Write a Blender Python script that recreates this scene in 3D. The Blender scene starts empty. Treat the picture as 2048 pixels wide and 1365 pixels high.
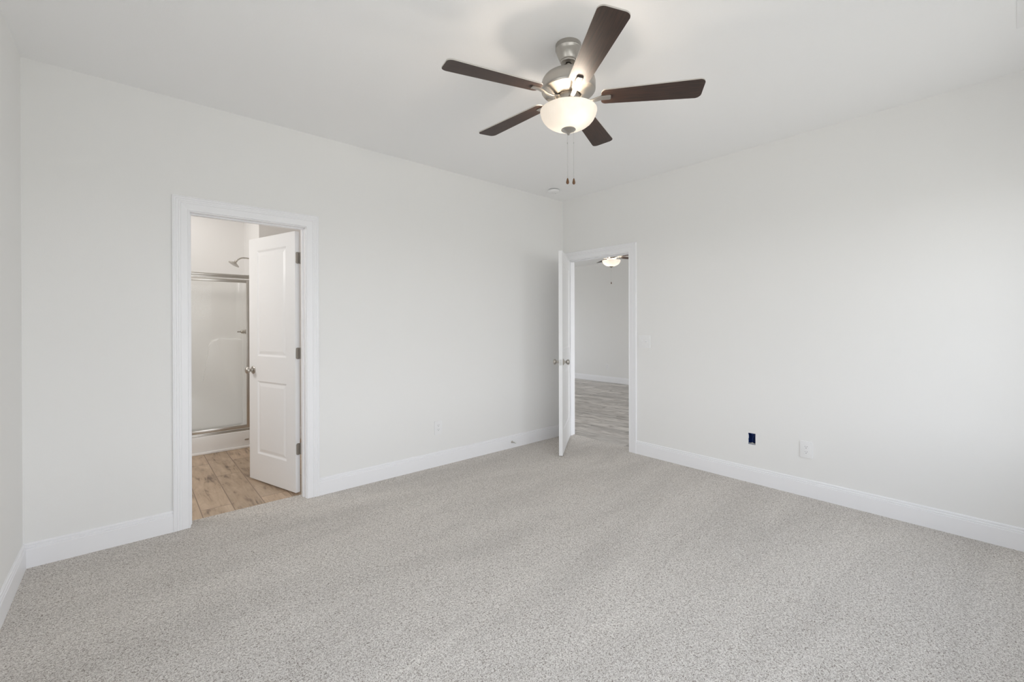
import bpy, bmesh, math, random
from mathutils import Vector, Matrix
from math import cos, sin, pi, radians

random.seed(4)
S = bpy.context.scene
COL = S.collection

# ------------------------------------------------------------------ camera
CAM = Vector((-3.84345, -3.49531, 1.30536))
YAW, PIT, ROL = 0.853591, -0.002393, -0.002610
F = Vector((cos(YAW) * cos(PIT), sin(YAW) * cos(PIT), sin(PIT)))
R0 = Vector((sin(YAW), -cos(YAW), 0))
U0 = R0.cross(F)
R = R0 * cos(ROL) + U0 * sin(ROL)
U = U0 * cos(ROL) - R0 * sin(ROL)
cd = bpy.data.cameras.new('camera')
cam = bpy.data.objects.new('camera', cd)
COL.objects.link(cam)
cam.matrix_world = Matrix(((R.x, U.x, -F.x, CAM.x), (R.y, U.y, -F.y, CAM.y), (R.z, U.z, -F.z, CAM.z), (0, 0, 0, 1)))
cd.sensor_width = 36
cd.lens = 877.14 * 36 / 2048
cd.shift_y = -(682.5 - 650.72) / 2048
cd.clip_start = 0.02
S.camera = cam

# ------------------------------------------------------------------ world, lights, exposure
S.view_settings.view_transform = 'Standard'
S.view_settings.look = 'None'
S.view_settings.gamma = 1
S.view_settings.use_curve_mapping = False
S.view_settings.exposure = 0.0
SKY = 5.1
W = bpy.data.worlds.new('sky')
S.world = W
W.use_nodes = True
nt = W.node_tree
nt.nodes.clear()
tc = nt.nodes.new('ShaderNodeTexCoord')
sx = nt.nodes.new('ShaderNodeSeparateXYZ')
cr = nt.nodes.new('ShaderNodeValToRGB')
bg = nt.nodes.new('ShaderNodeBackground')
wo = nt.nodes.new('ShaderNodeOutputWorld')
mr = nt.nodes.new('ShaderNodeMapRange')
mr.inputs[1].default_value = -1
nt.links.new(tc.outputs['Generated'], sx.inputs[0])
nt.links.new(sx.outputs['Z'], mr.inputs[0])
nt.links.new(mr.outputs[0], cr.inputs[0])
e = cr.color_ramp.elements
e[0].position = 0.0
e[0].color = (0.42, 0.42, 0.40, 1)
e[1].position = 0.49
e[1].color = (0.50, 0.51, 0.51, 1)
n_ = e.new(0.51)
n_.color = (0.96, 0.98, 1.02, 1)
n_ = e.new(1.0)
n_.color = (0.48, 0.57, 0.72, 1)
nt.links.new(cr.outputs[0], bg.inputs[0])
bg.inputs[1].default_value = SKY
nt.links.new(bg.outputs[0], wo.inputs[0])

S.cycles.use_denoising = True
S.cycles.max_bounces = 16
S.cycles.diffuse_bounces = 10
S.cycles.sample_clamp_indirect = 6.0


def area(name, loc, size, rot, energy, color=(1, 1, 1), portal=False):
    l = bpy.data.lights.new(name, 'AREA')
    l.shape = 'RECTANGLE'
    l.size, l.size_y = size
    l.energy = energy
    l.color = color
    o = bpy.data.objects.new(name, l)
    o.location = loc
    o.rotation_euler = rot
    COL.objects.link(o)
    if portal:
        l.cycles.is_portal = True
    return o


H = 2.743
BX0, BX1 = -4.95, -1.90     # bathroom
LX = 4.279           # bedroom length along the back wall
LY = 3.96            # bedroom depth
GX0, GX1, GH = 0.115, 4.20, 2.67
GY0, GY1 = -3.96, 5.60
BW = (-1.55, -0.45, 0.62, 2.20)      # bedroom window x0 x1 z0 z1 in the wall behind the camera
BW2 = (-4.12, -2.02, 0.55, 2.20)  # unseen second opening, added and sized to even out the bedroom light
BW3 = (-2.65, -1.95, 0.62, 2.20)      # y0 y1 z0 z1, unseen left wall opening added to brighten the right wall
GW = (0.55, 3.75, 0.10, 2.20)        # big glazed opening of the living room
GW2 = (0.90, 3.40, 0.60, 2.20)  # unseen end wall opening added to brighten the living room
area('window_portal', ((BW[0] + BW[1]) / 2, -LY - .06, (BW[2] + BW[3]) / 2), (BW[1] - BW[0], BW[3] - BW[2]), (radians(90), 0, 0), 1, portal=True)
area('window_portal', ((BW2[0] + BW2[1]) / 2, -LY - .06, (BW2[2] + BW2[3]) / 2), (BW2[1] - BW2[0], BW2[3] - BW2[2]), (radians(90), 0, 0), 1, portal=True)
area('window_portal', (-LX - .06, (BW3[0] + BW3[1]) / 2, (BW3[2] + BW3[3]) / 2), (BW3[3] - BW3[2], BW3[1] - BW3[0]), (0, radians(-90), 0), 1, portal=True)
area('living_portal', ((GW2[0] + GW2[1]) / 2, GY1 + .06, (GW2[2] + GW2[3]) / 2), (GW2[1] - GW2[0], GW2[3] - GW2[2]), (radians(-90), 0, 0), 1, portal=True)
area('living_portal', ((GW[0] + GW[1]) / 2, -LY - .06, (GW[2] + GW[3]) / 2), (GW[1] - GW[0], GW[3] - GW[2]), (radians(90), 0, 0), 1, portal=True)
# bathroom vanity lamp (over the basin, left of the doorway)
area('vanity_lamp', (-4.70, 0.80, 2.05), (0.12, 0.60), (radians(0), radians(-72), 0), 12.5, (1.0, 0.975, 0.94))
area('shower_fill_light', (-3.55, 2.12, 2.735), (0.14, 0.14), (0, 0, 0), 3.9, (1.0, 0.98, 0.95))  # lamp added above the shower to brighten its interior, no fixture


# ------------------------------------------------------------------ materials
def new_mat(name):
    m = bpy.data.materials.new(name)
    m.use_nodes = True
    return m, m.node_tree, m.node_tree.nodes['Principled BSDF']


def pm(name, col, rough=0.5, metal=0.0, bump=0.0, bscale=60, spec=0.5, var=0.0, coat=0.0):
    m, t, b = new_mat(name)
    b.inputs['Base Color'].default_value = (*col, 1)
    b.inputs['Roughness'].default_value = rough
    b.inputs['Metallic'].default_value = metal
    b.inputs['Specular IOR Level'].default_value = spec
    b.inputs['Coat Weight'].default_value = coat
    tc = t.nodes.new('ShaderNodeTexCoord')
    nz = t.nodes.new('ShaderNodeTexNoise')
    nz.inputs['Scale'].default_value = bscale
    nz.inputs['Detail'].default_value = 3
    t.links.new(tc.outputs['Object'], nz.inputs['Vector'])
    if bump:
        bp = t.nodes.new('ShaderNodeBump')
        bp.inputs['Strength'].default_value = bump
        bp.inputs['Distance'].default_value = 0.002
        t.links.new(nz.outputs[0], bp.inputs['Height'])
        t.links.new(bp.outputs[0], b.inputs['Normal'])
    if var:
        mp = t.nodes.new('ShaderNodeMapRange')
        mp.inputs[3].default_value = max(0, rough - var)
        mp.inputs[4].default_value = min(1, rough + var)
        t.links.new(nz.outputs[0], mp.inputs[0])
        t.links.new(mp.outputs[0], b.inputs['Roughness'])
    return m


M = {}
M['wall'] = pm('wall_paint', (0.850, 0.847, 0.834), 0.75, bump=0.12, bscale=260, spec=0.25)
M['ceiling'] = pm('ceiling_paint', (0.905, 0.905, 0.905), 0.85, bump=0.15, bscale=200, spec=0.2)
M['trim'] = pm('trim_paint', (0.90, 0.90, 0.915), 0.36, spec=0.45)
M['door'] = pm('door_paint', (0.87, 0.87, 0.875), 0.38, bump=0.05, bscale=180, spec=0.45)
M['plastic'] = pm('white_plastic', (0.86, 0.86, 0.86), 0.3)
M['slot'] = pm('dark_slot', (0.10, 0.10, 0.10), 0.6)
M['nickel'] = pm('brushed_nickel', (0.52, 0.49, 0.45), 0.30, 1.0, var=0.06, bscale=30)
def brushed(m):
    t = m.node_tree
    b = t.nodes['Principled BSDF']
    b.inputs['Anisotropic'].default_value = 0.75
    tg = t.nodes.new('ShaderNodeTangent')
    tg.direction_type = 'RADIAL'
    tg.axis = 'Z'
    t.links.new(tg.outputs[0], b.inputs['Tangent'])


M['fannickel'] = pm('brushed_nickel_turned', (0.48, 0.455, 0.42), 0.28, 1.0)
brushed(M['fannickel'])
M['hinge'] = pm('satin_nickel_hinge', (0.42, 0.39, 0.35), 0.38, 1.0, var=0.05)
M['frame'] = pm('shower_frame_metal', (0.64, 0.615, 0.58), 0.32, 1.0, var=0.05)
M['acrylic'] = pm('shower_acrylic', (0.90, 0.895, 0.885), 0.24, coat=0.0)
M['dark'] = pm('gap_shade', (0.02, 0.02, 0.02), 0.8)
M['blue'] = pm('blue_box_plastic', (0.010, 0.038, 0.17), 0.4)
M['steel'] = pm('zinc_screw', (0.6, 0.6, 0.58), 0.4, 1.0)
M['bladeedge'] = pm('blade_edge_silver', (0.55, 0.52, 0.48), 0.5)
M['wallbath'] = pm('bathroom_paint', (0.86, 0.85, 0.84), 0.7, bump=0.1, bscale=260, spec=0.25)
M['rubber'] = pm('white_rubber', (0.75, 0.75, 0.73), 0.6)


def mat_wood_blade():
    m, t, b = new_mat('dark_walnut_blade')
    tc = t.nodes.new('ShaderNodeTexCoord')
    mp = t.nodes.new('ShaderNodeMapping')
    mp.inputs['Scale'].default_value = (5, 90, 20)
    nz = t.nodes.new('ShaderNodeTexNoise')
    nz.inputs['Scale'].default_value = 1.5
    nz.inputs['Detail'].default_value = 6
    nz.inputs['Distortion'].default_value = 0.4
    r = t.nodes.new('ShaderNodeValToRGB')
    r.color_ramp.elements[0].position = 0.3
    r.color_ramp.elements[0].color = (0.024, 0.013, 0.0095, 1)
    r.color_ramp.elements[1].position = 0.72
    r.color_ramp.elements[1].color = (0.058, 0.029, 0.019, 1)
    t.links.new(tc.outputs['Object'], mp.inputs[0])
    t.links.new(mp.outputs[0], nz.inputs[0])
    t.links.new(nz.outputs[0], r.inputs[0])
    t.links.new(r.outputs[0], b.inputs['Base Color'])
    b.inputs['Roughness'].default_value = 0.48
    return m


M['walnut'] = mat_wood_blade()
M['fob'] = pm('wood_fob', (0.14, 0.065, 0.025), 0.4, bump=0.1, bscale=90)


def mat_glass_bowl():
    m, t, b = new_mat('frosted_alabaster_glass')
    t.nodes.remove(b)
    out = t.nodes['Material Output']
    tc = t.nodes.new('ShaderNodeTexCoord')
    nz = t.nodes.new('ShaderNodeTexNoise')
    nz.inputs['Scale'].default_value = 9
    nz.inputs['Detail'].default_value = 4
    nz.inputs['Distortion'].default_value = 1.2
    r = t.nodes.new('ShaderNodeValToRGB')
    r.color_ramp.elements[0].color = (0.66, 0.62, 0.56, 1)
    r.color_ramp.elements[1].color = (0.78, 0.76, 0.73, 1)
    t.links.new(tc.outputs['Object'], nz.inputs[0])
    t.links.new(nz.outputs[0], r.inputs[0])
    tr = t.nodes.new('ShaderNodeBsdfTranslucent')
    di = t.nodes.new('ShaderNodeBsdfDiffuse')
    gl = t.nodes.new('ShaderNodeBsdfGlossy')
    gl.inputs['Roughness'].default_value = 0.25
    m1 = t.nodes.new('ShaderNodeMixShader')
    m1.inputs[0].default_value = 0.92
    m2 = t.nodes.new('ShaderNodeMixShader')
    m2.inputs[0].default_value = 0.05
    t.links.new(r.outputs[0], tr.inputs[0])
    t.links.new(r.outputs[0], di.inputs[0])
    t.links.new(tr.outputs[0], m1.inputs[1])
    t.links.new(di.outputs[0], m1.inputs[2])
    t.links.new(m1.outputs[0], m2.inputs[1])
    t.links.new(gl.outputs[0], m2.inputs[2])
    t.links.new(m2.outputs[0], out.inputs[0])
    return m


M['bowl'] = mat_glass_bowl()


def mat_clear():
    m, t, b = new_mat('clear_glass')
    t.nodes.remove(b)
    out = t.nodes['Material Output']
    tr = t.nodes.new('ShaderNodeBsdfTransparent')
    tr.inputs[0].default_value = (0.97, 0.97, 0.965, 1)
    gl = t.nodes.new('ShaderNodeBsdfGlossy')
    gl.inputs['Roughness'].default_value = 0.02
    lw = t.nodes.new('ShaderNodeLayerWeight')
    lw.inputs[0].default_value = 0.5
    pw = t.nodes.new('ShaderNodeMath')
    pw.operation = 'POWER'
    pw.inputs[1].default_value = 4.0
    fr = t.nodes.new('ShaderNodeMath')
    fr.operation = 'MULTIPLY_ADD'
    fr.inputs[1].default_value = 0.6
    fr.inputs[2].default_value = 0.005
    t.links.new(lw.outputs['Facing'], pw.inputs[0])
    t.links.new(pw.outputs[0], fr.inputs[0])
    m1 = t.nodes.new('ShaderNodeMixShader')
    t.links.new(fr.outputs[0], m1.inputs[0])
    t.links.new(tr.outputs[0], m1.inputs[1])
    t.links.new(gl.outputs[0], m1.inputs[2])
    t.links.new(m1.outputs[0], out.inputs[0])
    return m


M['glass'] = mat_clear()


def mat_carpet():
    m, t, b = new_mat('cut_pile_carpet')
    L = t.links.new
    tc = t.nodes.new('ShaderNodeTexCoord')

    def noise(scale, detail=2, dist=0.0, vec=None, rough=0.5):
        n = t.nodes.new('ShaderNodeTexNoise')
        n.inputs['Scale'].default_value = scale
        n.inputs['Detail'].default_value = detail
        n.inputs['Distortion'].default_value = dist
        n.inputs['Roughness'].default_value = rough
        L(vec or tc.outputs['Object'], n.inputs['Vector'])
        return n

    fine = noise(240, 2, 1.0, rough=0.55)
    mid = noise(120, 2, 1.2)
    r = t.nodes.new('ShaderNodeValToRGB')
    els = r.color_ramp.elements
    els[0].position = 0.36
    els[0].color = (0.20, 0.165, 0.135, 1)
    els[1].position = 0.585
    els[1].color = (0.86, 0.825, 0.775, 1)
    k = els.new(0.47)
    k.color = (0.600, 0.560, 0.520, 1)
    mx = t.nodes.new('ShaderNodeMix')
    mx.data_type = 'FLOAT'
    mx.inputs[0].default_value = 0.38
    L(fine.outputs[0], mx.inputs[2])
    L(mid.outputs[0], mx.inputs[3])
    L(mx.outputs[0], r.inputs[0])
    # broad vacuum tracks; the sheen of the pile lay is put into the colour
    mp = t.nodes.new('ShaderNodeMapping')
    mp.inputs['Rotation'].default_value = (0, 0, radians(-12))
    mp.inputs['Scale'].default_value = (0.55, 2.4, 1)
    L(tc.outputs['Object'], mp.inputs[0])
    trk = noise(1.5, 3, 0.7, mp.outputs[0])
    mr = t.nodes.new('ShaderNodeMapRange')
    mr.inputs[1].default_value = 0.32
    mr.inputs[2].default_value = 0.68
    mr.inputs[3].default_value = 0.92
    mr.inputs[4].default_value = 1.05
    L(trk.outputs[0], mr.inputs[0])
    hs = t.nodes.new('ShaderNodeHueSaturation')
    L(r.outputs[0], hs.inputs['Color'])
    L(mr.outputs[0], hs.inputs['Value'])
    L(hs.outputs[0], b.inputs['Base Color'])
    bp = t.nodes.new('ShaderNodeBump')
    bp.inputs['Strength'].default_value = 0.9
    bp.inputs['Distance'].default_value = 0.006
    L(mx.outputs[0], bp.inputs['Height'])
    L(bp.outputs[0], b.inputs['Normal'])
    b.inputs['Roughness'].default_value = 0.95
    b.inputs['Specular IOR Level'].default_value = 0.1
    b.inputs['Sheen Weight'].default_value = 0.0
    return m


M['carpet'] = mat_carpet()


def mat_planks(name, rot, c_dark, c_mid, c_light, width=0.18, seam=0.0016, offx=0.0, streak=15, msm=0.3, length=1.22, off=0.0, tint=0.0):
    m, t, b = new_mat(name)
    L = t.links.new
    tc = t.nodes.new('ShaderNodeTexCoord')
    mp = t.nodes.new('ShaderNodeMapping')
    mp.inputs['Rotation'].default_value = (0, 0, rot)
    mp.inputs['Location'].default_value = (offx, off, 0)
    L(tc.outputs['Object'], mp.inputs[0])
    br = t.nodes.new('ShaderNodeTexBrick')
    br.offset = 0.37
    br.inputs['Scale'].default_value = 1
    br.inputs['Brick Width'].default_value = length
    br.inputs['Row Height'].default_value = width
    br.inputs['Mortar Size'].default_value = seam
    br.inputs['Mortar Smooth'].default_value = msm
    br.inputs['Color1'].default_value = (0.0, 0.0, 0.0, 1)
    br.inputs['Color2'].default_value = (1, 1, 1, 1)
    L(mp.outputs[0], br.inputs[0])
    # stretched grain, shifted per plank
    sc = t.nodes.new('ShaderNodeMapping')
    sc.inputs['Scale'].default_value = (1.6, streak, 1)
    ad = t.nodes.new('ShaderNodeVectorMath')
    ad.operation = 'MULTIPLY_ADD'
    ad.inputs[1].default_value = (7, 7, 7)
    L(br.outputs['Color'], ad.inputs[0])
    L(mp.outputs[0], ad.inputs[2])
    L(ad.outputs[0], sc.inputs[0])
    g = t.nodes.new('ShaderNodeTexNoise')
    g.inputs['Scale'].default_value = 1.6
    g.inputs['Detail'].default_value = 6
    g.inputs['Roughness'].default_value = 0.62
    g.inputs['Distortion'].default_value = 0.9
    L(sc.outputs[0], g.inputs[0])
    sc2 = t.nodes.new('ShaderNodeMapping')
    sc2.inputs['Scale'].default_value = (1.3, 4.2, 1)
    L(ad.outputs[0], sc2.inputs[0])
    g2 = t.nodes.new('ShaderNodeTexNoise')
    g2.inputs['Scale'].default_value = 2.3
    g2.inputs['Detail'].default_value = 5
    g2.inputs['Distortion'].default_value = 1.4
    L(sc2.outputs[0], g2.inputs[0])
    mx = t.nodes.new('ShaderNodeMix')
    mx.data_type = 'FLOAT'
    mx.inputs[0].default_value = 0.52
    L(g.outputs[0], mx.inputs[2])
    L(g2.outputs[0], mx.inputs[3])
    r = t.nodes.new('ShaderNodeValToRGB')
    r.color_ramp.elements[0].position = 0.36
    r.color_ramp.elements[0].color = (*c_dark, 1)
    r.color_ramp.elements[1].position = 0.66
    r.color_ramp.elements[1].color = (*c_light, 1)
    k = r.color_ramp.elements.new(0.46)
    k.color = (*c_mid, 1)
    L(mx.outputs[0], r.inputs[0])
    hs = t.nodes.new('ShaderNodeHueSaturation')
    mr = t.nodes.new('ShaderNodeMapRange')
    mr.inputs[3].default_value = 0.84
    mr.inputs[4].default_value = 1.12
    L(br.outputs['Color'], mr.inputs[0])
    L(mr.outputs[0], hs.inputs['Value'])
    L(r.outputs[0], hs.inputs['Color'])
    mm = t.nodes.new('ShaderNodeMix')
    mm.data_type = 'RGBA'
    L(br.outputs['Fac'], mm.inputs[0])
    L(hs.outputs[0], mm.inputs[6])
    mm.inputs[7].default_value = (c_dark[0] * .95, c_dark[1] * .95, c_dark[2] * .95, 1)
    L(mm.outputs[2], b.inputs['Base Color'])
    b.inputs['Roughness'].default_value = 0.45
    bp = t.nodes.new('ShaderNodeBump')
    bp.inputs['Strength'].default_value = 0.15
    bp.inputs['Distance'].default_value = 0.001
    L(g.outputs[0], bp.inputs['Height'])
    L(bp.outputs[0], b.inputs['Normal'])
    return m


M['plank_bath'] = mat_planks('bathroom_vinyl_plank', radians(90), (0.20, 0.14, 0.10), (0.47, 0.35, 0.245), (0.61, 0.475, 0.35), width=0.187, off=0.106, offx=1.036, seam=0.004, msm=1.0)
M['plank_great'] = mat_planks('living_vinyl_plank', radians(81.5), (0.20, 0.175, 0.155), (0.50, 0.465, 0.43), (0.76, 0.73, 0.69), off=0.05, seam=0.0025, streak=26)


# ------------------------------------------------------------------ mesh helpers
def link(name, bm, mat, parent=None, loc=None, smooth=None, mats=None):
    bmesh.ops.recalc_face_normals(bm, faces=bm.faces)
    me = bpy.data.meshes.new(name)
    bm.to_mesh(me)
    bm.free()
    o = bpy.data.objects.new(name, me)
    COL.objects.link(o)
    for mt in (mats or [mat]):
        me.materials.append(M[mt])
    if parent is not None:
        o.parent = parent
    if loc is not None:
        o.location = loc
    if smooth is not None:
        for p in me.polygons:
            p.use_smooth = True
        me.set_sharp_from_angle(angle=radians(smooth))
    return o


def empty(name, loc, rz=0.0, parent=None):
    o = bpy.data.objects.new(name, None)
    o.empty_display_size = 0.1
    COL.objects.link(o)
    o.location = loc
    o.rotation_euler = (0, 0, rz)
    if parent is not None:
        o.parent = parent
    return o


def tag(o, label=None, cat=None, group=None, kind=None):
    if label:
        o['label'] = label
    if cat:
        o['category'] = cat
    if group:
        o['group'] = group
    if kind:
        o['kind'] = kind
    return o


def struct(o):
    o['kind'] = 'structure'
    return o


def box(bm, x0, x1, y0, y1, z0, z1, bev=0.0, segs=2):
    r = bmesh.ops.create_cube(bm, size=1)
    vs = r['verts']
    for v in vs:
        v.co = Vector(((x0 + x1) / 2 + v.co.x * (x1 - x0), (y0 + y1) / 2 + v.co.y * (y1 - y0), (z0 + z1) / 2 + v.co.z * (z1 - z0)))
    if bev:
        es = list({e for v in vs for e in v.link_edges})
        bmesh.ops.bevel(bm, geom=es, offset=bev, segments=segs, affect='EDGES', profile=0.5)
    return vs


def lathe(bm, prof, n=48, M4=None):
    rings = []
    for r, z in prof:
        if r < 1e-6:
            rings.append([bm.verts.new((0, 0, z))])
        else:
            rings.append([bm.verts.new((r * cos(2 * pi * i / n), r * sin(2 * pi * i / n), z)) for i in range(n)])
    for a, b in zip(rings, rings[1:]):
        if len(a) == 1 and len(b) == 1:
            continue
        for i in range(n):
            j = (i + 1) % n
            if len(a) == 1:
                bm.faces.new((a[0], b[i], b[j]))
            elif len(b) == 1:
                bm.faces.new((a[i], a[j], b[0]))
            else:
                bm.faces.new((a[i], a[j], b[j], b[i]))
    if M4 is not None:
        for rg in rings:
            for v in rg:
                v.co = M4 @ v.co
    return rings


def align(loc, direction):
    """matrix taking +z to direction"""
    q = Vector((0, 0, 1)).rotation_difference(Vector(direction).normalized())
    return Matrix.Translation(loc) @ q.to_matrix().to_4x4()


def tube(bm, pts, rad, n=12, cap=True):
    pts = [Vector(p) for p in pts]
    rings = []
    up = None
    for i, p in enumerate(pts):
        d = (pts[min(i + 1, len(pts) - 1)] - pts[max(i - 1, 0)]).normalized()
        if up is None:
            up = d.orthogonal().normalized()
        up = (up - d * up.dot(d)).normalized()
        s = d.cross(up)
        r = rad[i] if isinstance(rad, (list, tuple)) else rad
        rings.append([bm.verts.new(p + up * r * cos(2 * pi * k / n) + s * r * sin(2 * pi * k / n)) for k in range(n)])
    for a, b in zip(rings, rings[1:]):
        for k in range(n):
            bm.faces.new((a[k], a[(k + 1) % n], b[(k + 1) % n], b[k]))
    if cap:
        bm.faces.new(rings[0][::-1])
        bm.faces.new(rings[-1])


def poly_prism(bm, pts, T, bev=0.0, segs=2):
    """pts 2D outline; T maps (u, v, w in 0..1) -> Vector"""
    a = [bm.verts.new(T(u, v, 0)) for u, v in pts]
    b = [bm.verts.new(T(u, v, 1)) for u, v in pts]
    fa = bm.faces.new(a[::-1])
    fb = bm.faces.new(b)
    n = len(pts)
    for i in range(n):
        bm.faces.new((a[i], a[(i + 1) % n], b[(i + 1) % n], b[i]))
    if bev:
        bmesh.ops.bevel(bm, geom=list(fb.edges), offset=bev, segments=segs, affect='EDGES', profile=0.6)


def rrect(w, h, r, n=6):
    pts = []
    for cx, cy, a0 in ((w / 2 - r, h / 2 - r, 0), (-w / 2 + r, h / 2 - r, 90), (-w / 2 + r, -h / 2 + r, 180), (w / 2 - r, -h / 2 + r, 270)):
        for k in range(n + 1):
            a = radians(a0 + 90 * k / n)
            pts.append((cx + r * cos(a), cy + r * sin(a)))
    return pts


def wall_slab(name, u0, u1, z0, z1, holes, T, mat='wall'):
    """slab with rectangular holes. T(u, z, w) with w in {0,1} for the two faces"""
    us = sorted({u0, u1, *[h[0] for h in holes], *[h[1] for h in holes]})
    zs = sorted({z0, z1, *[h[2] for h in holes], *[h[3] for h in holes]})
    bm = bmesh.new()
    cache = {}

    def V(i, j, w):
        if (i, j, w) not in cache:
            cache[(i, j, w)] = bm.verts.new(T(us[i], zs[j], w))
        return cache[(i, j, w)]

    def solid(i, j):
        if i < 0 or j < 0 or i >= len(us) - 1 or j >= len(zs) - 1:
            return False
        cu, cz = (us[i] + us[i + 1]) / 2, (zs[j] + zs[j + 1]) / 2
        return not any(h[0] < cu < h[1] and h[2] < cz < h[3] for h in holes)

    for i in range(len(us) - 1):
        for j in range(len(zs) - 1):
            if not solid(i, j):
                continue
            for w in (0, 1):
                bm.faces.new((V(i, j, w), V(i + 1, j, w), V(i + 1, j + 1, w), V(i, j + 1, w)))
            for (di, dj, a, b) in ((-1, 0, (i, j), (i, j + 1)), (1, 0, (i + 1, j), (i + 1, j + 1)), (0, -1, (i, j), (i + 1, j)), (0, 1, (i, j + 1), (i + 1, j + 1))):
                if not solid(i + di, j + dj):
                    bm.faces.new((V(*a, 0), V(*b, 0), V(*b, 1), V(*a, 1)))
    return struct(link(name, bm, mat))


# ------------------------------------------------------------------ shell
T = 0.115
# bedroom back wall (bathroom doorway)
AX0, AX1 = -3.548, -2.850       # clear opening of the bathroom door
BY0, BY1 = -0.902, -0.078       # clear opening of the living room door
ZO = 2.034
J = 0.018
wall_slab('wall_back', BX0, 0.0, 0, H, [(AX0 - J, AX1 + J, -1, ZO + J)], lambda u, z, w: Vector((u, w * T, max(z, 0))))
BOX = (-2.105, -2.049, 0.312, 0.404)
wall_slab('wall_right', -LY, GY1, 0, H, [(BY0 - J, BY1 + J, -1, ZO + J), BOX], lambda u, z, w: Vector((w * T, u, max(z, 0))))
wall_slab('wall_front', -LX - T, GX1 + T, 0, H, [BW, BW2, GW],
          lambda u, z, w: Vector((u, -LY - w * T, z)))
wall_slab('wall_left', -LY, 0, 0, H, [BW3], lambda u, z, w: Vector((-LX - w * T, u, z)))
bm = bmesh.new()
box(bm, -LX - T, 0.02, -LY - T, T, H, H + 0.1)
struct(link('ceiling', bm, 'ceiling'))
bm = bmesh.new()
box(bm, -LX, 0.0, -LY, 0.0, -0.05, 0)
box(bm, AX0, AX1, 0.0, 0.108, -0.05, 0)
box(bm, 0.0, 0.117, BY0, BY1, -0.05, 0)
struct(link('floor', bm, 'carpet'))

# living room
bm = bmesh.new()
box(bm, GX0 + .001, GX1, GY0, GY1, -0.06, -0.004)
box(bm, -LX, GX0 + .001, GY0, GY1, -0.12, -0.056)
struct(link('floor_living_room', bm, 'plank_great'))
bm = bmesh.new()
box(bm, GX0, GX1 + T, GY0 - T, GY1 + T, GH, GH + 0.1)
struct(link('ceiling_living_room', bm, 'ceiling'))
wall_slab('wall_living_room_far', GY0, GY1, -0.05, GH, [], lambda u, z, w: Vector((GX1 + w * T, u, z)))
wall_slab('wall_living_room_end', 0, GX1, -0.05, GH, [GW2], lambda u, z, w: Vector((u, GY1 + w * T, z)))

# bathroom
CY = 1.885        # front plane of the shower
SY1 = 2.72
SX0, SX1 = -3.99, -2.783
bm = bmesh.new()
box(bm, BX0, BX1, 0.0, SY1, -0.05, -0.004)
struct(link('floor_bathroom', bm, 'plank_bath'))
bm = bmesh.new()
box(bm, BX0 - T, BX1 + T, T - .001, SY1 + T, 2.743, 2.84)
struct(link('ceiling_bathroom', bm, 'ceiling'))
wall_slab('wall_bathroom_left', T, SY1, -0.05, H, [], lambda u, z, w: Vector((BX0 - w * T, u, z)), 'wallbath')
wall_slab('wall_bathroom_right', T, SY1, -0.05, H, [], lambda u, z, w: Vector((BX1 + w * T, u, z)), 'wallbath')
wall_slab('wall_bathroom_back', BX0, BX1, -0.05, H, [], lambda u, z, w: Vector((u, SY1 + w * T, z)), 'wallbath')
wall_slab('wall_shower_right', CY, SY1, -0.05, H, [], lambda u, z, w: Vector((SX1 + w * (BX1 - SX1), u, z)), 'wallbath')
wall_slab('wall_shower_left', CY, SY1, -0.05, H, [], lambda u, z, w: Vector((SX0 - w * (SX0 - BX0), u, z)), 'wallbath')

# ------------------------------------------------------------------ mouldings
BASE = [(0, .131), (.005, .131), (.0085, .127), (.009, .119), (.0062, .1165), (.0066, .1145), (.0118, .112), (.0125, .104), (.0105, .1015), (.014, .0985), (.014, 0), (0, 0)]


def baseboard(name, a, b, nrm, m0=0.0, m1=0.0):
    """a->b along the wall, nrm into the room; m0/m1: extra length per unit of thickness (mitre)"""
    a, b, nrm = Vector((*a, 0)), Vector((*b, 0)), Vector((*nrm, 0))
    d = (b - a).normalized()
    bm = bmesh.new()
    A = [bm.verts.new(a + nrm * t + d * (-t * m0) + Vector((0, 0, z))) for t, z in BASE]
    B = [bm.verts.new(b + nrm * t + d * (t * m1) + Vector((0, 0, z))) for t, z in BASE]
    n = len(BASE)
    for i in range(n):
        bm.faces.new((A[i], A[(i + 1) % n], B[(i + 1) % n], B[i]))
    bm.faces.new(A[::-1])
    bm.faces.new(B)
    return struct(link(name, bm, 'trim'))


CW = 0.088
baseboard('baseboard_back', (-LX, 0), (AX0 - .004 - CW, 0), (0, -1), m0=-1)
baseboard('baseboard_back', (AX1 + .006 + CW, 0), (0, 0), (0, -1), m1=-1)
baseboard('baseboard_right', (0, -LY), (0, BY0 - .006 - CW), (-1, 0), m0=-1)
baseboard('baseboard_left', (-LX, -LY), (-LX, 0), (1, 0), m0=-1, m1=-1)
baseboard('baseboard_front', (-LX, -LY), (0, -LY), (0, 1), m0=-1, m1=-1)
baseboard('baseboard_living_room', (GX1, GY0), (GX1, GY1), (-1, 0))
baseboard('baseboard_bathroom_right', (SX1, CY), (BX1, CY), (0, -1))
baseboard('baseboard_bathroom_left', (BX0, CY), (SX0, CY), (0, -1))
baseboard('baseboard_bathroom_door_side', (AX1 + .10, T), (BX1, T), (0, 1))

CAS = [(0, 0), (0, .0100), (.0025, .0120), (.0065, .0120), (.0085, .0098), (.0105, .0098), (.042, .0118), (.0445, .0106), (.0475, .0135), (.0545, .0140),
       (.0565, .0120), (.0590, .0145), (.0670, .0152), (.0690, .0130), (.0715, .0160), (.0790, .0168), (.0805, .0150), (.083, .0178), (.0865, .0178), (.088, .0162), (.088, 0)]


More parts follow.
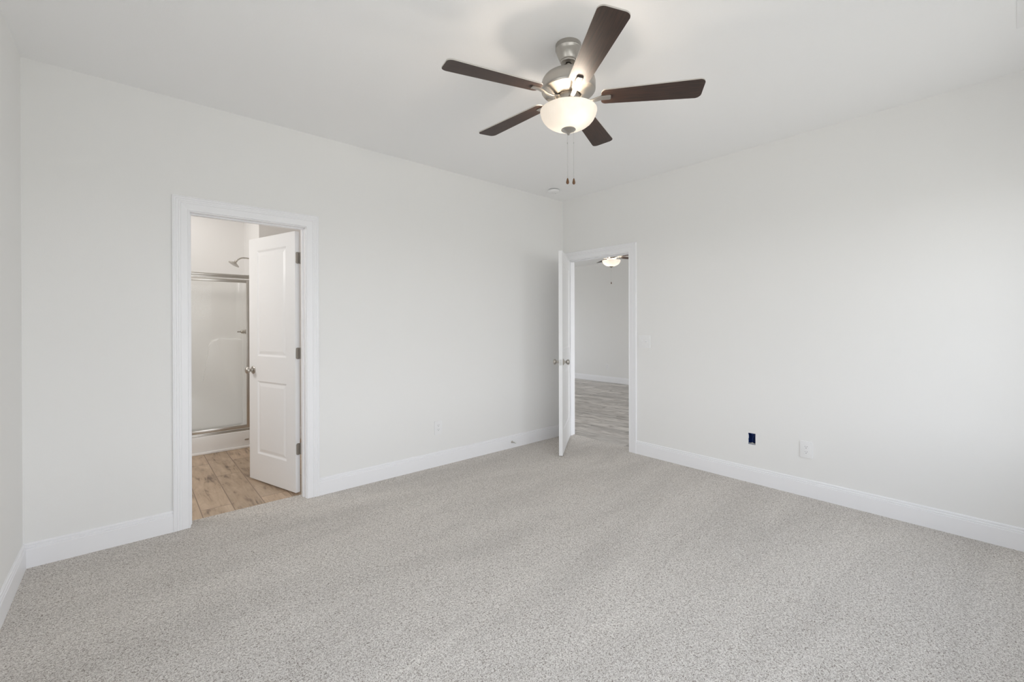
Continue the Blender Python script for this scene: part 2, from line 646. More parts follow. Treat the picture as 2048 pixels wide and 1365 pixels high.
def casing(name, u0, u1, z1, P, wl=1.0):
    """three mitred legs round an opening; P(u, z, t) -> world; wl narrows the u1 side"""
    bm = bmesh.new()
    rows = []
    for t0, th in CAS:
        tr = min(t0, .088 * wl)
        rows.append([bm.verts.new(P(u0 - t0, 0, th)), bm.verts.new(P(u0 - t0, z1 + t0, th)),
                     bm.verts.new(P(u1 + tr, z1 + t0, th)), bm.verts.new(P(u1 + tr, 0, th))])
    n = len(rows)
    for i in range(n - 1):
        for k in range(3):
            bm.faces.new((rows[i][k], rows[i][k + 1], rows[i + 1][k + 1], rows[i + 1][k]))
    bm.faces.new([r[0] for r in rows])
    bm.faces.new([r[3] for r in rows])
    bmesh.ops.remove_doubles(bm, verts=bm.verts, dist=1e-6)
    return bm


RV = 0.006
tr1 = struct(link('trim_1', casing('c', AX0 - .004, AX1 + RV, ZO + RV, lambda u, z, t: Vector((u, -t, z))), 'trim'))
struct(link('trim_2', casing('c', AX0 - RV, AX1 + RV, ZO + RV, lambda u, z, t: Vector((u, T + t, z))), 'trim'))
struct(link('trim_3', casing('c', BY0 - RV, BY1 + .004, ZO + RV, lambda u, z, t: Vector((-t, u, z)), wl=0.80), 'trim'))
struct(link('trim_4', casing('c', BY0 - RV, BY1 + RV, ZO + RV, lambda u, z, t: Vector((T + t, u, z))), 'trim'))


def jamb(name, u0, u1, P, stop):
    """lining boards and the stop strip; P(u, z, w) with w across the wall"""
    bm = bmesh.new()

    def pb(ua, ub, za, zb, wa, wb):
        vs = box(bm, ua, ub, wa, wb, za, zb, 0.0008, 1)
        return vs
    pb(u0 - J, u0, 0, ZO + J, 0, T)
    pb(u1, u1 + J, 0, ZO + J, 0, T)
    pb(u0, u1, ZO, ZO + J, 0, T)
    a, b = stop
    s = .009
    pb(u0, u0 + s, 0, ZO, a, b)
    pb(u1 - s, u1, 0, ZO, a, b)
    pb(u0 + s, u1 - s, ZO - s, ZO, a, b)
    for v in bm.verts:
        v.co = P(v.co.x, v.co.z, v.co.y)
    return struct(link(name, bm, 'trim'))


jamb('trim_5', AX0, AX1, lambda u, z, w: Vector((u, w, z)), (.042, .077))
jamb('trim_6', BY0, BY1, lambda u, z, w: Vector((w, u, z)), (.038, .073))


# ------------------------------------------------------------------ doors
def door_leaf_bm(Wd, Hd, th, z0):
    """x along the leaf from the hinge edge, y 0..th, two moulded panels on both faces"""
    bm = bmesh.new()
    m = 0.122
    panels = [(m, Wd - m, 0.235, 0.84), (m, Wd - m, 1.045, Hd + z0 - 0.105)]
    us = [0, m, Wd - m, Wd]
    zs = [z0, panels[0][2], panels[0][3], panels[1][2], panels[1][3], z0 + Hd]
    for side in (0, 1):
        y = th * side
        s = 1 if side == 0 else -1
        vv = {}
        for i, u in enumerate(us):
            for j, z in enumerate(zs):
                vv[i, j] = bm.verts.new((u, y, z))
        for i in range(3):
            for j in range(5):
                if i == 1 and j in (1, 3):
                    ring = [vv[1, j], vv[2, j], vv[2, j + 1], vv[1, j + 1]]
                    u0, u1, a, b = us[1], us[2], zs[j], zs[j + 1]
                    for ins, dep in ((.003, .0015), (.010, .0065), (.014, .0085), (.020, .0085), (.040, .0035), (.044, .0028)):
                        nr = [bm.verts.new((u0 + ins, y + s * dep, a + ins)), bm.verts.new((u1 - ins, y + s * dep, a + ins)),
                              bm.verts.new((u1 - ins, y + s * dep, b - ins)), bm.verts.new((u0 + ins, y + s * dep, b - ins))]
                        for k in range(4):
                            bm.faces.new((ring[k], ring[(k + 1) % 4], nr[(k + 1) % 4], nr[k]))
                        ring = nr
                    bm.faces.new(ring)
                else:
                    bm.faces.new((vv[i, j], vv[i + 1, j], vv[i + 1, j + 1], vv[i, j + 1]))
    def e(u, y, z):
        return bm.verts.new((u, y, z))
    for (p, q) in (((0, z0), (0, z0 + Hd)), ((Wd, z0), (Wd, z0 + Hd)), ((0, z0), (Wd, z0)), ((0, z0 + Hd), (Wd, z0 + Hd))):
        bm.faces.new((e(p[0], 0, p[1]), e(q[0], 0, q[1]), e(q[0], th, q[1]), e(p[0], th, p[1])))
    bmesh.ops.remove_doubles(bm, verts=bm.verts, dist=1e-6)
    return bm


def knob(parent, u, z, y, sgn):
    """door knob with rosette on face y, pointing to sgn*y"""
    bm = bmesh.new()
    A = align((u, y, z), (0, sgn, 0))
    lathe(bm, [(0, .0), (.0325, .0), (.0325, .004), (.029, .0075), (.022, .0095), (.0125, .011), (.0112, .016), (.0108, .026), (.0125, .030), (.019, .034), (.0255, .040),
               (.0275, .047), (.0265, .054), (.022, .060), (.013, .0645), (.004, .066), (0, .066)], 40, A)
    k = link('knob', bm, 'nickel', parent, smooth=40)
    return k


def hinge(parent, z, th):
    """leaf plate on the hinge edge of the door + barrel at the pivot corner"""
    bm = bmesh.new()
    # plate on the edge x=0 : rounded rectangle in (y, z)
    w, h = th - .004, 0.089
    pts = rrect(w, h, .012)
    pts = [(px, pz) for px, pz in pts]
    poly_prism(bm, pts, lambda u, v, w_: Vector((-.0022 * w_ + .0004, w / 2 + .001 + u, z + v)), .0004, 1)
    for k in (-1.5, -.5, .5, 1.5):
        lathe(bm, [(0, 0), (.0036, 0), (.0036, .0012), (0, .0016)], 10, align((-.0018, w * (.45 if k in (-1.5, 1.5) else .7), z + k * .022), (-1, 0, 0)))
    # barrel of five knuckles
    for k in range(5):
        z0 = z - .0445 + k * .0178
        lathe(bm, [(0, z0), (.0062, z0), (.0066, z0 + .0006), (.0066, z0 + .0170), (.0062, z0 + .0176), (0, z0 + .0176)], 14, Matrix.Translation((-.004, -.0035, 0)))
    return link('hinge', bm, 'hinge', parent, smooth=35)


def make_door(name, pivot, ang, Wd, Hd, z0, th, latch_z):
    root = empty(name, (*pivot, 0), radians(ang))
    root['kind'] = 'structure'
    lf = link('door_leaf', door_leaf_bm(Wd, Hd, th, z0), 'door', root)
    lf.location = (0.003, 0, 0)
    for z in (0.346, 1.084, 1.82):
        hinge(root, z, th)
    return root


TH = 0.035
# bathroom door: swings into the bathroom, local +y points to the room side face seen by the camera
a_dir = 107.0
d1 = make_door('door_1', (-2.851, 0.1395), a_dir, 0.662, 2.012, 0.012, TH, .93)
knob(d1, 0.602, .927, TH, 1)
knob(d1, 0.602, .927, 0, -1)
# living room door: swings into the bedroom; mirror so that the pivot face looks to the back wall
d2 = make_door('door_2', (-0.014, -0.0775), -144.0, 0.810, 2.012, 0.012, TH, .93)
knob(d2, 0.747, .927, TH, 1)
knob(d2, 0.747, .927, 0, -1)
bm = bmesh.new()
poly_prism(bm, rrect(.0255, .057, .004), lambda u, v, w_: Vector((.813 + .0012 * w_, TH / 2 + u, .927 + v)), .0003, 1)
box(bm, .8135, .824, TH / 2 - .006, TH / 2 + .006, .918, .936, .002)
link('latch_plate', bm, 'steel', d2, smooth=35)
bm = bmesh.new()
poly_prism(bm, rrect(.030, .057, .004), lambda u, v, w_: Vector((.022 + u, BY0 + .0012 * w_, .93 + v)), .0003, 1)
st = link('trim_7', bm, 'hinge')
struct(st)


# ------------------------------------------------------------------ electrical
def wall_frame(loc, nrm):
    """empty whose local +y is the outward normal (room side) and x along wall"""
    a = math.atan2(nrm[1], nrm[0]) - pi / 2
    return loc, a


def plate(root, w, h, t=.0062):
    bm = bmesh.new()
    poly_prism(bm, rrect(w, h, .0065, 5), lambda u, v, w_: Vector((u, t * w_, v)), .0032, 3)
    return link('cover_plate', bm, 'plastic', root, smooth=40)


def make_outlet(loc, nrm, w=.080, h=.124):
    l, a = wall_frame(loc, nrm)
    r = empty('wall_outlet', l, a)
    plate(r, w, h)
    for s in (-1, 1):
        bm = bmesh.new()
        pts = [(u, v) for u, v in rrect(.034, .029, .0125, 6)]
        poly_prism(bm, pts, lambda u, v, w_: Vector((u, .0055 + .0022 * w_, s * .0195 + v)), .0006, 1)
        so = link('socket', bm, 'plastic', r, smooth=40)
        bm = bmesh.new()
        for u, hh in ((-.0065, .0075), (.0065, .0062)):
            box(bm, u - .0011, u + .0011, .0070, .0079, s * .0195 + .0015, s * .0195 + .0015 + hh)
        lathe(bm, [(0, 0), (.0026, 0), (.0026, .0010), (0, .0010)], 12, align((0, .0069, s * .0195 - .0060), (0, 1, 0)))
        link('slots', bm, 'slot', so)
    bm = bmesh.new()
    lathe(bm, [(0, 0), (.003, 0), (.0028, .001), (0, .0014)], 14, align((0, .0062, 0), (0, 1, 0)))
    link('screw', bm, 'plastic', r)
    return r


GO = 'wall outlets'
o1 = make_outlet((-1.703, 0, .352), (0, -1))
tag(o1, 'white duplex outlet on the long wall between the bathroom door and the corner', 'outlet', GO)
o2 = make_outlet((0, -2.462, .352), (-1, 0))
tag(o2, 'white duplex outlet on the right wall beside the blue open box', 'outlet', GO)
o3 = make_outlet((GX1, 2.486, .350), (-1, 0))
tag(o3, 'small white outlet on the far wall seen through the open doorway', 'outlet', GO)

l, a = wall_frame((0, -1.085, 1.128), (-1, 0))
sw = empty('light_switch', l, a)
plate(sw, .128, .124)
for u, up in ((-.023, 1), (.023, -1)):
    bm = bmesh.new()
    box(bm, u - .0065, u + .0065, .0055, .0068, -.0125, .0125, .0005, 1)
    A = Matrix.Translation((u, .0062, 0)) @ Matrix.Rotation(radians(28 * up), 4, 'X')
    vs = box(bm, -.0047, .0047, -.002, .0125, -.0045, .0045, .0012, 2)
    for v in bm.verts:
        if abs(v.co.x) < .0049 and v.co.z > -.006 and abs(v.co.z) < .006:
            v.co = A @ v.co
    link('toggle', bm, 'plastic', sw, smooth=40)
for u in (-.023, .023):
    for v_ in (-.030, .030):
        bm = bmesh.new()
        lathe(bm, [(0, 0), (.0029, 0), (.0027, .001), (0, .0013)], 12, align((u, .0061, v_), (0, 1, 0)))
        link('screw', bm, 'plastic', sw)
tag(sw, 'white double toggle light switch on the right wall beside the open doorway', 'light switch')

# open blue electrical box in the right wall
eb = empty('electrical_box', (0.0, (BOX[0] + BOX[1]) / 2, (BOX[2] + BOX[3]) / 2))
bm = bmesh.new()
w2, h2 = (BOX[1] - BOX[0]) / 2, (BOX[3] - BOX[2]) / 2
i0, i1 = .0045, .070
outer = [(-w2, -h2), (w2, -h2), (w2, h2), (-w2, h2)]
q = .0022
inner = [(-w2 + q, -h2 + q), (w2 - q, -h2 + q), (w2 - q, h2 - q), (-w2 + q, h2 - q)]
rings = [[bm.verts.new((x, u, v)) for u, v in pts] for x, pts in ((i1, outer), (i0, outer), (i0, inner), (i1 - q, inner))]
for ra, rb in zip(rings, rings[1:]):
    for k in range(4):
        bm.faces.new((ra[k], ra[(k + 1) % 4], rb[(k + 1) % 4], rb[k]))
bm.faces.new(rings[0])
bm.faces.new(rings[3])
link('box_shell', bm, 'blue', eb)
bm = bmesh.new()
box(bm, .006, .020, -w2 + q, w2 - q, -h2 + q, -h2 + .010, .001)
box(bm, .004, .010, -.011, .004, -h2 + .006, -h2 + .016, .001)
link('mounting_tab', bm, 'steel', eb)
bm = bmesh.new()
box(bm, .005, .012, -.006, .006, h2 - .012, h2 - q, .001)
link('mounting_tab', bm, 'blue', eb)
bm = bmesh.new()
tube(bm, [(.045, -.010, h2 - .012), (.035, -.002, .015), (.030, .006, -.010), (.040, .010, -.028)], .003, 8)
link('cable', bm, 'blue', eb, smooth=60)
bm = bmesh.new()
for k in range(10):
    v0 = -h2 + .004 + k * (2 * h2 - .014) / 10
    dd = random.uniform(.0015, .0050)
    box(bm, .0003, .0022, w2 - dd, w2 + .0004, v0, v0 + .0092)
link('torn_drywall_edge', bm, 'wall', eb)
tag(eb, 'open blue electrical box without a cover set in the right wall', 'electrical box')

# ------------------------------------------------------------------ smoke detector, vent, door stop
sd = empty('smoke_detector', (-.415, -.247, H))
bm = bmesh.new()
lathe(bm, [(0, 0), (.050, 0), (.050, -.006), (0, -.006)], 48)
link('base_gap_shadow', bm, 'slot', sd, smooth=30)  # dark base colour stands for the gap shadow under the rim
bm = bmesh.new()
lathe(bm, [(0, -.0062), (.058, -.0062), (.061, -.009), (.061, -.016), (.058, -.021), (.050, -.029), (.044, -.032), (.018, -.034), (.017, -.0325), (.014, -.0325), (.013, -.0345), (0, -.0345)], 56)
link('cover', bm, 'plastic', sd, smooth=35)
bm = bmesh.new()
lathe(bm, [(0, 0), (.003, 0), (.003, -.001), (0, -.001)], 10, Matrix.Translation((.03, .0, -.0335)))
link('indicator', bm, 'slot', sd)
tag(sd, 'small round white smoke detector on the ceiling near the far corner', 'smoke detector')

vt = empty('ceiling_vent', (-.765, -3.60, H))
bm = bmesh.new()
w_, h_ = .370, .200
o_ = [(-w_ / 2, -h_ / 2), (w_ / 2, -h_ / 2), (w_ / 2, h_ / 2), (-w_ / 2, h_ / 2)]
fr = .028
i_ = [(x - math.copysign(fr, x), y - math.copysign(fr, y)) for x, y in o_]
rings = [[bm.verts.new((x * k, y * k, z)) for x, y in pts] for k, z, pts in ((1, 0, o_), (1, -.003, o_), (.985, -.006, o_), (1, -.006, i_), (1, 0, i_))]
for ra, rb in zip(rings, rings[1:]):
    for k in range(4):
        bm.faces.new((ra[k], ra[(k + 1) % 4], rb[(k + 1) % 4], rb[k]))
link('vent_frame', bm, 'plastic', vt)
bm = bmesh.new()
for k in range(10):
    y = -h_ / 2 + fr + .009 + k * .0145
    vs = box(bm, -w_ / 2 + fr, w_ / 2 - fr, -.006, .006, -.0006, .0006)
    for v in vs:
        v.co = Matrix.Translation((0, y, -.0045)) @ Matrix.Rotation(radians(35), 4, 'X') @ v.co
link('louvres', bm, 'plastic', vt)
bm = bmesh.new()
box(bm, -w_ / 2 + fr, w_ / 2 - fr, -h_ / 2 + fr, h_ / 2 - fr, -.0008, -.0002)
link('duct_shade', bm, 'slot', vt)  # dark sheet on the ceiling stands for the shade inside the duct
tag(vt, 'white ceiling vent cut off by the top right corner of the photo', 'air vent')

ds = empty('door_stop', (-.812, -.014, .064))
bm = bmesh.new()
lathe(bm, [(0, 0), (.012, 0), (.012, .002), (.008, .006), (.006, .009), (0, .009)], 24, align((0, 0, 0), (0, -1, 0)))
link('mounting_foot', bm, 'nickel', ds, smooth=40)
bm = bmesh.new()
pts = []
for k in range(14 * 12 + 1):
    a_ = 2 * pi * k / 12
    pts.append((.0048 * cos(a_), -.008 - .042 * k / (14 * 12), .0048 * sin(a_)))
tube(bm, pts, .0011, 5)
link('spring', bm, 'nickel', ds, smooth=60)
bm = bmesh.new()
lathe(bm, [(0, .050), (.0062, .050), (.0068, .052), (.0068, .060), (.005, .063), (0, .064)], 20, align((0, 0, 0), (0, -1, 0)))
link('rubber_tip', bm, 'rubber', ds, smooth=40)
tag(ds, 'short metal spring door stop on the baseboard behind the open door', 'door stop')

# ------------------------------------------------------------------ shower
su = empty('shower', ((SX0 + SX1) / 2, CY, 0))
ox, oy = (SX0 + SX1) / 2, CY
bm = bmesh.new()
# curb with softened edges and a toe lip
box(bm, SX0 - ox, SX1 - ox, 0, .075, -.004, .178, .008, 3)
box(bm, SX0 - ox, SX1 - ox, -.012, .004, -.004, .020, .005, 3)
box(bm, SX0 - ox, SX1 - ox, .06, SY1 - oy, 0, .05)
link('shower_pan', bm, 'acrylic', su, smooth=40)
bm = bmesh.new()
# moulded surround: back and side walls with a rounded inside corner
wt, UT = .022, 1.88
x0, x1, y1 = SX0 + .003 - ox, SX1 - .003 - ox, SY1 - .003 - oy
rc = .07
path = [(x0 + wt, .03), (x0 + wt, y1 - wt - rc)]
for k in range(1, 8):
    a_ = pi - (pi / 2) * k / 8
    path.append((x0 + wt + rc + rc * cos(a_), y1 - wt - rc + rc * sin(a_)))
path.append((x0 + wt + rc, y1 - wt))
path.append((x1 - wt - rc, y1 - wt))
for k in range(1, 8):
    a_ = pi / 2 - (pi / 2) * k / 8
    path.append((x1 - wt - rc + rc * cos(a_), y1 - wt - rc + rc * sin(a_)))
path += [(x1 - wt, y1 - wt - rc), (x1 - wt, .03)]
opath = [(x0, .03)] + [(x0, y1)] * 8 + [(x0 + wt + rc, y1), (x1 - wt - rc, y1)] + [(x1, y1)] * 8 + [(x1, .03)]
lo = [bm.verts.new((x, y, .05)) for x, y in path]
hi = [bm.verts.new((x, y, UT)) for x, y in path]
ot = [bm.verts.new((min(max(x, x0), x1), min(y + .0, y1), UT + .004)) for x, y in opath[:len(path)]]
for k in range(len(path) - 1):
    bm.faces.new((lo[k], lo[k + 1], hi[k + 1], hi[k]))
    try:
        bm.faces.new((hi[k], hi[k + 1], ot[k + 1], ot[k]))
    except ValueError:
        pass
bmesh.ops.remove_doubles(bm, verts=bm.verts, dist=1e-5)
link('surround_panel', bm, 'acrylic', su, smooth=40)
# raised moulding on the back wall that forms the ledge and the arm rest
bm = bmesh.new()
out = [(-2.790, .10), (-2.790, 1.135)]
out += [(-3.05, 1.143), (-3.09, 1.139), (-3.118, 1.122), (-3.135, 1.095), (-3.145, 1.06)]
out += [(-3.185, .78), (-3.203, .665), (-3.220, .600), (-3.246, .555), (-3.286, .525), (-3.34, .510), (-3.40, .505), (-3.97, .500), (-3.97, .10)]
yb = SY1 - .003 - wt
poly_prism(bm, out, lambda u, v, w_: Vector((u - ox, yb - oy - .036 * w_, v)), .034, 7)
link('moulded_ledge', bm, 'acrylic', su, smooth=50)
bm = bmesh.new()
poly_prism(bm, rrect(.040, .016, .0078, 5), lambda u, v, w_: Vector((-2.905 - ox + u, -.0005 - .003 * w_, .085 + v)), .001, 1)
link('overflow_badge', bm, 'frame', su, smooth=40)
bm = bmesh.new()
lathe(bm, [(0, .050), (.045, .050), (.045, .053), (0, .054)], 24, Matrix.Translation((-.2, .40, 0)))
link('drain', bm, 'nickel', su, smooth=40)
tag(su, 'white moulded shower with a metal framed clear glass door inside the bathroom doorway', 'shower')

se = empty('shower_enclosure', (SX1 - ox, .03, .178), parent=su)


def sbox(name, x0, x1, y0, y1, z0, z1, mat='frame', bev=.003, parent=None):
    bm = bmesh.new()
    box(bm, x0 - SX1, x1 - SX1, y0, y1, z0 - .178, z1 - .178, bev, 2)
    return link(name, bm, mat, parent or se, smooth=35)


sl, sr = -3.47, -2.869
bm = bmesh.new()
box(bm, SX0 + .002 - SX1, -.002, -.020, .022, 1.812 - .178, 1.836 - .178, .003)
box(bm, SX0 + .002 - SX1, -.002, -.014, .016, 1.796 - .178, 1.814 - .178, .001)
link('header_rail', bm, 'frame', se, smooth=35)
bm = bmesh.new()
box(bm, SX0 + .002 - SX1, -.002, -.022, .022, 0, .012, .003)
box(bm, SX0 + .002 - SX1, -.002, -.010, .018, .010, .022, .002)
link('sill_rail', bm, 'frame', se, smooth=35)
sbox('wall_jamb', SX1 - .030, SX1 - .002, -.018, .018, .200, 1.798)
sbox('wall_jamb', SX0 + .002, SX0 + .030, -.018, .018, .200, 1.798)
sbox('post', sr + .004, sr + .034, -.016, .016, .200, 1.798)
sbox('post', sl - .034, sl - .004, -.016, .016, .200, 1.798)
dr = se
bm = bmesh.new()
fw = .034
for (a0, a1, b0, b1) in ((sl, sl + fw, .206, 1.786), (sr - fw, sr, .206, 1.786), (sl + fw, sr - fw, .206, .206 + fw), (sl + fw, sr - fw, 1.786 - fw, 1.786)):
    box(bm, a0 - SX1, a1 - SX1, -.020, .002, b0 - .178, b1 - .178, .003)
link('door_frame', bm, 'frame', dr, smooth=35)
bm = bmesh.new()
box(bm, sl + .01 - SX1, sr - .01 - SX1, -.011, -.007, .216 - .178, 1.776 - .178)
link('glass_pane', bm, 'glass', dr)
bm = bmesh.new()
box(bm, SX0 + .02 - SX1, sl - .03 - SX1, -.003, .001, .195 - .178, 1.80 - .178)
link('fixed_glass_pane', bm, 'glass', se)
bm = bmesh.new()
box(bm, sr + .03 - SX1, -.026, -.003, .001, .195 - .178, 1.80 - .178)
link('fixed_glass_pane', bm, 'glass', se)

sh = empty('shower_head', (SX1 - ox, 2.30 - oy, 2.068), parent=su)
bm = bmesh.new()
lathe(bm, [(0, 0), (.030, 0), (.029, .004), (.014, .010), (.010, .012), (0, .012)], 28, align((0, 0, 0), (-1, 0, 0)))
link('flange', bm, 'nickel', sh, smooth=40)
bm = bmesh.new()
tube(bm, [(0, 0, 0), (-.05, 0, .002), (-.085, 0, .001), (-.105, 0, -.006), (-.125, 0, -.020), (-.146, 0, -.038)], .0085, 14)
link('shower_arm', bm, 'nickel', sh, smooth=60)
bm = bmesh.new()
hd = Vector((-.50, 0, -.86)).normalized()
A = align((-.144, 0, -.034), hd)
lathe(bm, [(0, 0), (.013, 0), (.015, .010), (.011, .018), (.014, .024), (.030, .034), (.052, .046), (.058, .050), (.058, .056), (.052, .058), (0, .058)], 32, A)
link('spray_face', bm, 'nickel', sh, smooth=40)

sv = empty('shower_valve', (SX1 - wt - ox, 2.30 - oy, 1.226), parent=su)
bm = bmesh.new()
lathe(bm, [(0, 0), (.062, 0), (.062, .004), (.050, .010), (.030, .013), (.026, .016), (.026, .040), (.022, .044), (0, .044)], 32, align((0, 0, 0), (-1, 0, 0)))
link('escutcheon', bm, 'nickel', sv, smooth=40)
bm = bmesh.new()
lathe(bm, [(0, .040), (.020, .042), (.022, .060), (.020, .078), (.014, .084), (.007, .088), (.006, .105), (.008, .112), (.006, .118), (0, .119)], 24, align((0, 0, 0), (-1, 0, 0)))
link('handle', bm, 'nickel', sv, smooth=40)


# ------------------------------------------------------------------ ceiling fan
def blade_bm(r0, r1, w0, w1, th):
    bm = bmesh.new()
    pts = []

    def arc(cx, cy, r, a0, a1, n=7):
        for k in range(n + 1):
            a_ = radians(a0 + (a1 - a0) * k / n)
            pts.append((cx + r * cos(a_), cy + r * sin(a_)))
    rt, rr = .028, .030
    arc(r1 - rt, w1 - rt, rt, 88, 0)
    arc(r1 - rt, -w1 + rt, rt, 0, -88)
    arc(r0 + rr, -w0 + rr * .8, rr * .8, -95, -180, 7)
    arc(r0 + rr, w0 - rr * .8, rr * .8, 180, 95, 7)
    a_ = [bm.verts.new((x, y, 0)) for x, y in pts]
    a2 = [bm.verts.new((x, y, th * .16)) for x, y in pts]
    b_ = [bm.verts.new((x, y, th)) for x, y in pts]
    f0 = bm.faces.new(a_[::-1])
    f1 = bm.faces.new(b_)
    f0.material_index = 0
    f1.material_index = 1
    n = len(pts)
    for i in range(n):
        f = bm.faces.new((a_[i], a_[(i + 1) % n], a2[(i + 1) % n], a2[i]))
        f.material_index = 1
        f = bm.faces.new((a2[i], a2[(i + 1) % n], b_[(i + 1) % n], b_[i]))
        f.material_index = 1
    return bm


def iron_bm(zb):
    """blade arm: along +x, blade underside plane at z=0 from x>=.165, hub at x .058"""
    bm = bmesh.new()
    st = [(.056, -.014 + zb, .012), (.075, -.020 + zb, .0105), (.095, -.023 + zb, .010), (.120, -.020 + zb, .0115), (.145, -.0125 + zb * .5, .0135),
          (.168, -.0068, .0155), (.195, -.0062, .0165), (.208, -.0062, .0160), (.2135, -.0062, .0125)]
    rings = []
    for x, z, w in st:
        t = .0058
        rings.append([bm.verts.new((x, y, z + dz)) for y, dz in ((-w, 0.001), (-w * .8, -.0012), (w * .8, -.0012), (w, 0.001), (w, t), (-w, t))])
    for ra, rb in zip(rings, rings[1:]):
        for k in range(6):
            bm.faces.new((ra[k], ra[(k + 1) % 6], rb[(k + 1) % 6], rb[k]))
    bm.faces.new(rings[0])
    bm.faces.new(rings[-1][::-1])
    for x in (.178, .200):
        for y in (-.007, .007):
            pass
    return bm


BL = [(163.259, 2.486, -9.0), (236.855, 2.463, -9.6), (309.4, 2.461, -11.4), (21.508, 2.476, -8.7), (92.891, 2.486, -8.5)]


def make_fan(cx, cy, zc, blades, power):
    root = empty('ceiling_fan', (cx, cy, zc))
    zo = -zc + (zc - 2.743)      # heights below were measured with the ceiling at 2.743
    Zf = lambda z: z - 2.743
    prof = lambda p: [(r, Zf(z)) for r, z in p]
    bm = bmesh.new()
    lathe(bm, prof([(0, 2.7425), (.0655, 2.7425), (.0660, 2.740), (.0660, 2.7185), (.0645, 2.7165), (.0640, 2.714), (.0625, 2.712), (.059, 2.700), (.050, 2.676), (.044, 2.664), (.0425, 2.661),
                    (.0425, 2.659), (.0405, 2.658), (.0405, 2.655), (.0385, 2.651), (.030, 2.6485), (.0185, 2.648), (.0185, 2.653), (0, 2.654)]), 64)
    ca = link('canopy', bm, 'fannickel', root, smooth=30)
    bm = bmesh.new()
    lathe(bm, prof([(.0125, 2.700), (.0125, 2.585)]), 28)
    link('downrod', bm, 'fannickel', root, smooth=30)
    bm = bmesh.new()
    lathe(bm, prof([(0, 2.592), (.018, 2.592), (.022, 2.589), (.050, 2.588), (.090, 2.585), (.112, 2.580), (.127, 2.571), (.1355, 2.558), (.1385, 2.545), (.1385, 2.512), (.1375, 2.506), (.133, 2.5005),
                    (.120, 2.4965), (.100, 2.489), (.084, 2.481), (.070, 2.4765), (.068, 2.4790), (.062, 2.481)]), 80)
    link('motor_housing', bm, 'fannickel', root, smooth=30)
    bm = bmesh.new()
    lathe(bm, prof([(.0635, 2.4825), (.0635, 2.4785)]), 48)
    link('motor_gap_shade', bm, 'dark', root)  # near-black ring paints the shade between motor and switch housing
    bm = bmesh.new()
    lathe(bm, prof([(0, 2.482), (.0600, 2.482), (.0600, 2.448), (.0560, 2.445), (.0540, 2.444), (.0540, 2.436), (0, 2.436)]), 60)
    for k in range(16):
        a_ = 2 * pi * k / 16
        for v in box(bm, .0590, .0604, -.0012, .0012, Zf(2.451), Zf(2.478)):
            v.co = Matrix.Rotation(a_, 4, 'Z') @ v.co
    link('switch_housing', bm, 'fannickel', root, smooth=30)
    # light kit
    bm = bmesh.new()
    lathe(bm, prof([(0, 2.4365), (.050, 2.4365), (.0640, 2.434), (.0655, 2.431), (.0640, 2.4285), (.058, 2.4275), (.050, 2.4300), (0, 2.4300)]), 56)
    for k in range(3):
        a_ = radians(40 + 120 * k)
        tube(bm, [(.056 * cos(a_), .056 * sin(a_), Zf(2.432)), (.066 * cos(a_), .066 * sin(a_), Zf(2.415)), (.078 * cos(a_), .078 * sin(a_), Zf(2.405))], .0032, 8)
    tube(bm, [(0, 0, Zf(2.43)), (0, 0, Zf(2.305))], .004, 10)
    link('fitter_ring', bm, 'nickel', root, smooth=40)
    bm = bmesh.new()
    lathe(bm, prof([(.1395, 2.4035), (.1425, 2.4050), (.1455, 2.4035), (.1455, 2.3985), (.1440, 2.3920), (.1400, 2.3790), (.1320, 2.3630), (.1200, 2.3480), (.1030, 2.3345), (.0820, 2.3230), (.0600, 2.3150),
                    (.0380, 2.3100), (.0150, 2.3085), (.006, 2.3085)]), 72)
    link('light_bowl', bm, 'bowl', root, smooth=40)
    bm = bmesh.new()
    lathe(bm, prof([(0, 2.3095), (.036, 2.3095), (.0375, 2.3070), (.0355, 2.3045), (.030, 2.302), (.018, 2.2955), (.0115, 2.2915), (.0085, 2.2895), (.0080, 2.2870), (.0062, 2.2862), (.0070, 2.2835), (.0052, 2.2810), (0, 2.2800)]), 36)
    link('finial', bm, 'fannickel', root, smooth=30)
    # bulbs inside the bowl
    for k in range(2):
        a_ = radians(70 + 180 * k)
        l = bpy.data.lights.new('fan_bulb', 'POINT')
        l.energy = power
        l.color = (1.0, 0.87, 0.73)
        l.shadow_soft_size = 0.022
        lo_ = bpy.data.objects.new('fan_bulb', l)
        lo_.location = (.052 * cos(a_), .052 * sin(a_), Zf(2.388))
        lo_.parent = root
        COL.objects.link(lo_)
    # pull chains
    for (dx, dy, top, bot) in ((-.003, .004, 2.281, 2.058), (.018, -.020, 2.303, 2.055)):
        bm = bmesh.new()
        tube(bm, [(dx, dy, Zf(top)), (dx, dy, Zf(bot))], .00065, 6)
        z = top - .004
        while z > bot:
            bmesh.ops.create_icosphere(bm, subdivisions=1, radius=.0013, matrix=Matrix.Translation((dx, dy, Zf(z))))
            z -= .0042
        lathe(bm, prof([(0, 2.243), (.0022, 2.242), (.0022, 2.236), (0, 2.235)]), 10, Matrix.Translation((dx, dy, 0)))
        c = link('pull_chain', bm, 'steel', root, smooth=60)
        bm = bmesh.new()
        lathe(bm, prof([(0, bot + .002), (.002, bot + .001), (.0045, bot - .006), (.0070, bot - .016), (.0078, bot - .022), (.0066, bot - .027), (.0035, bot - .030), (0, bot - .0305)]), 20, Matrix.Translation((dx, dy, 0)))
        link('fob', bm, 'fob', c, smooth=60)
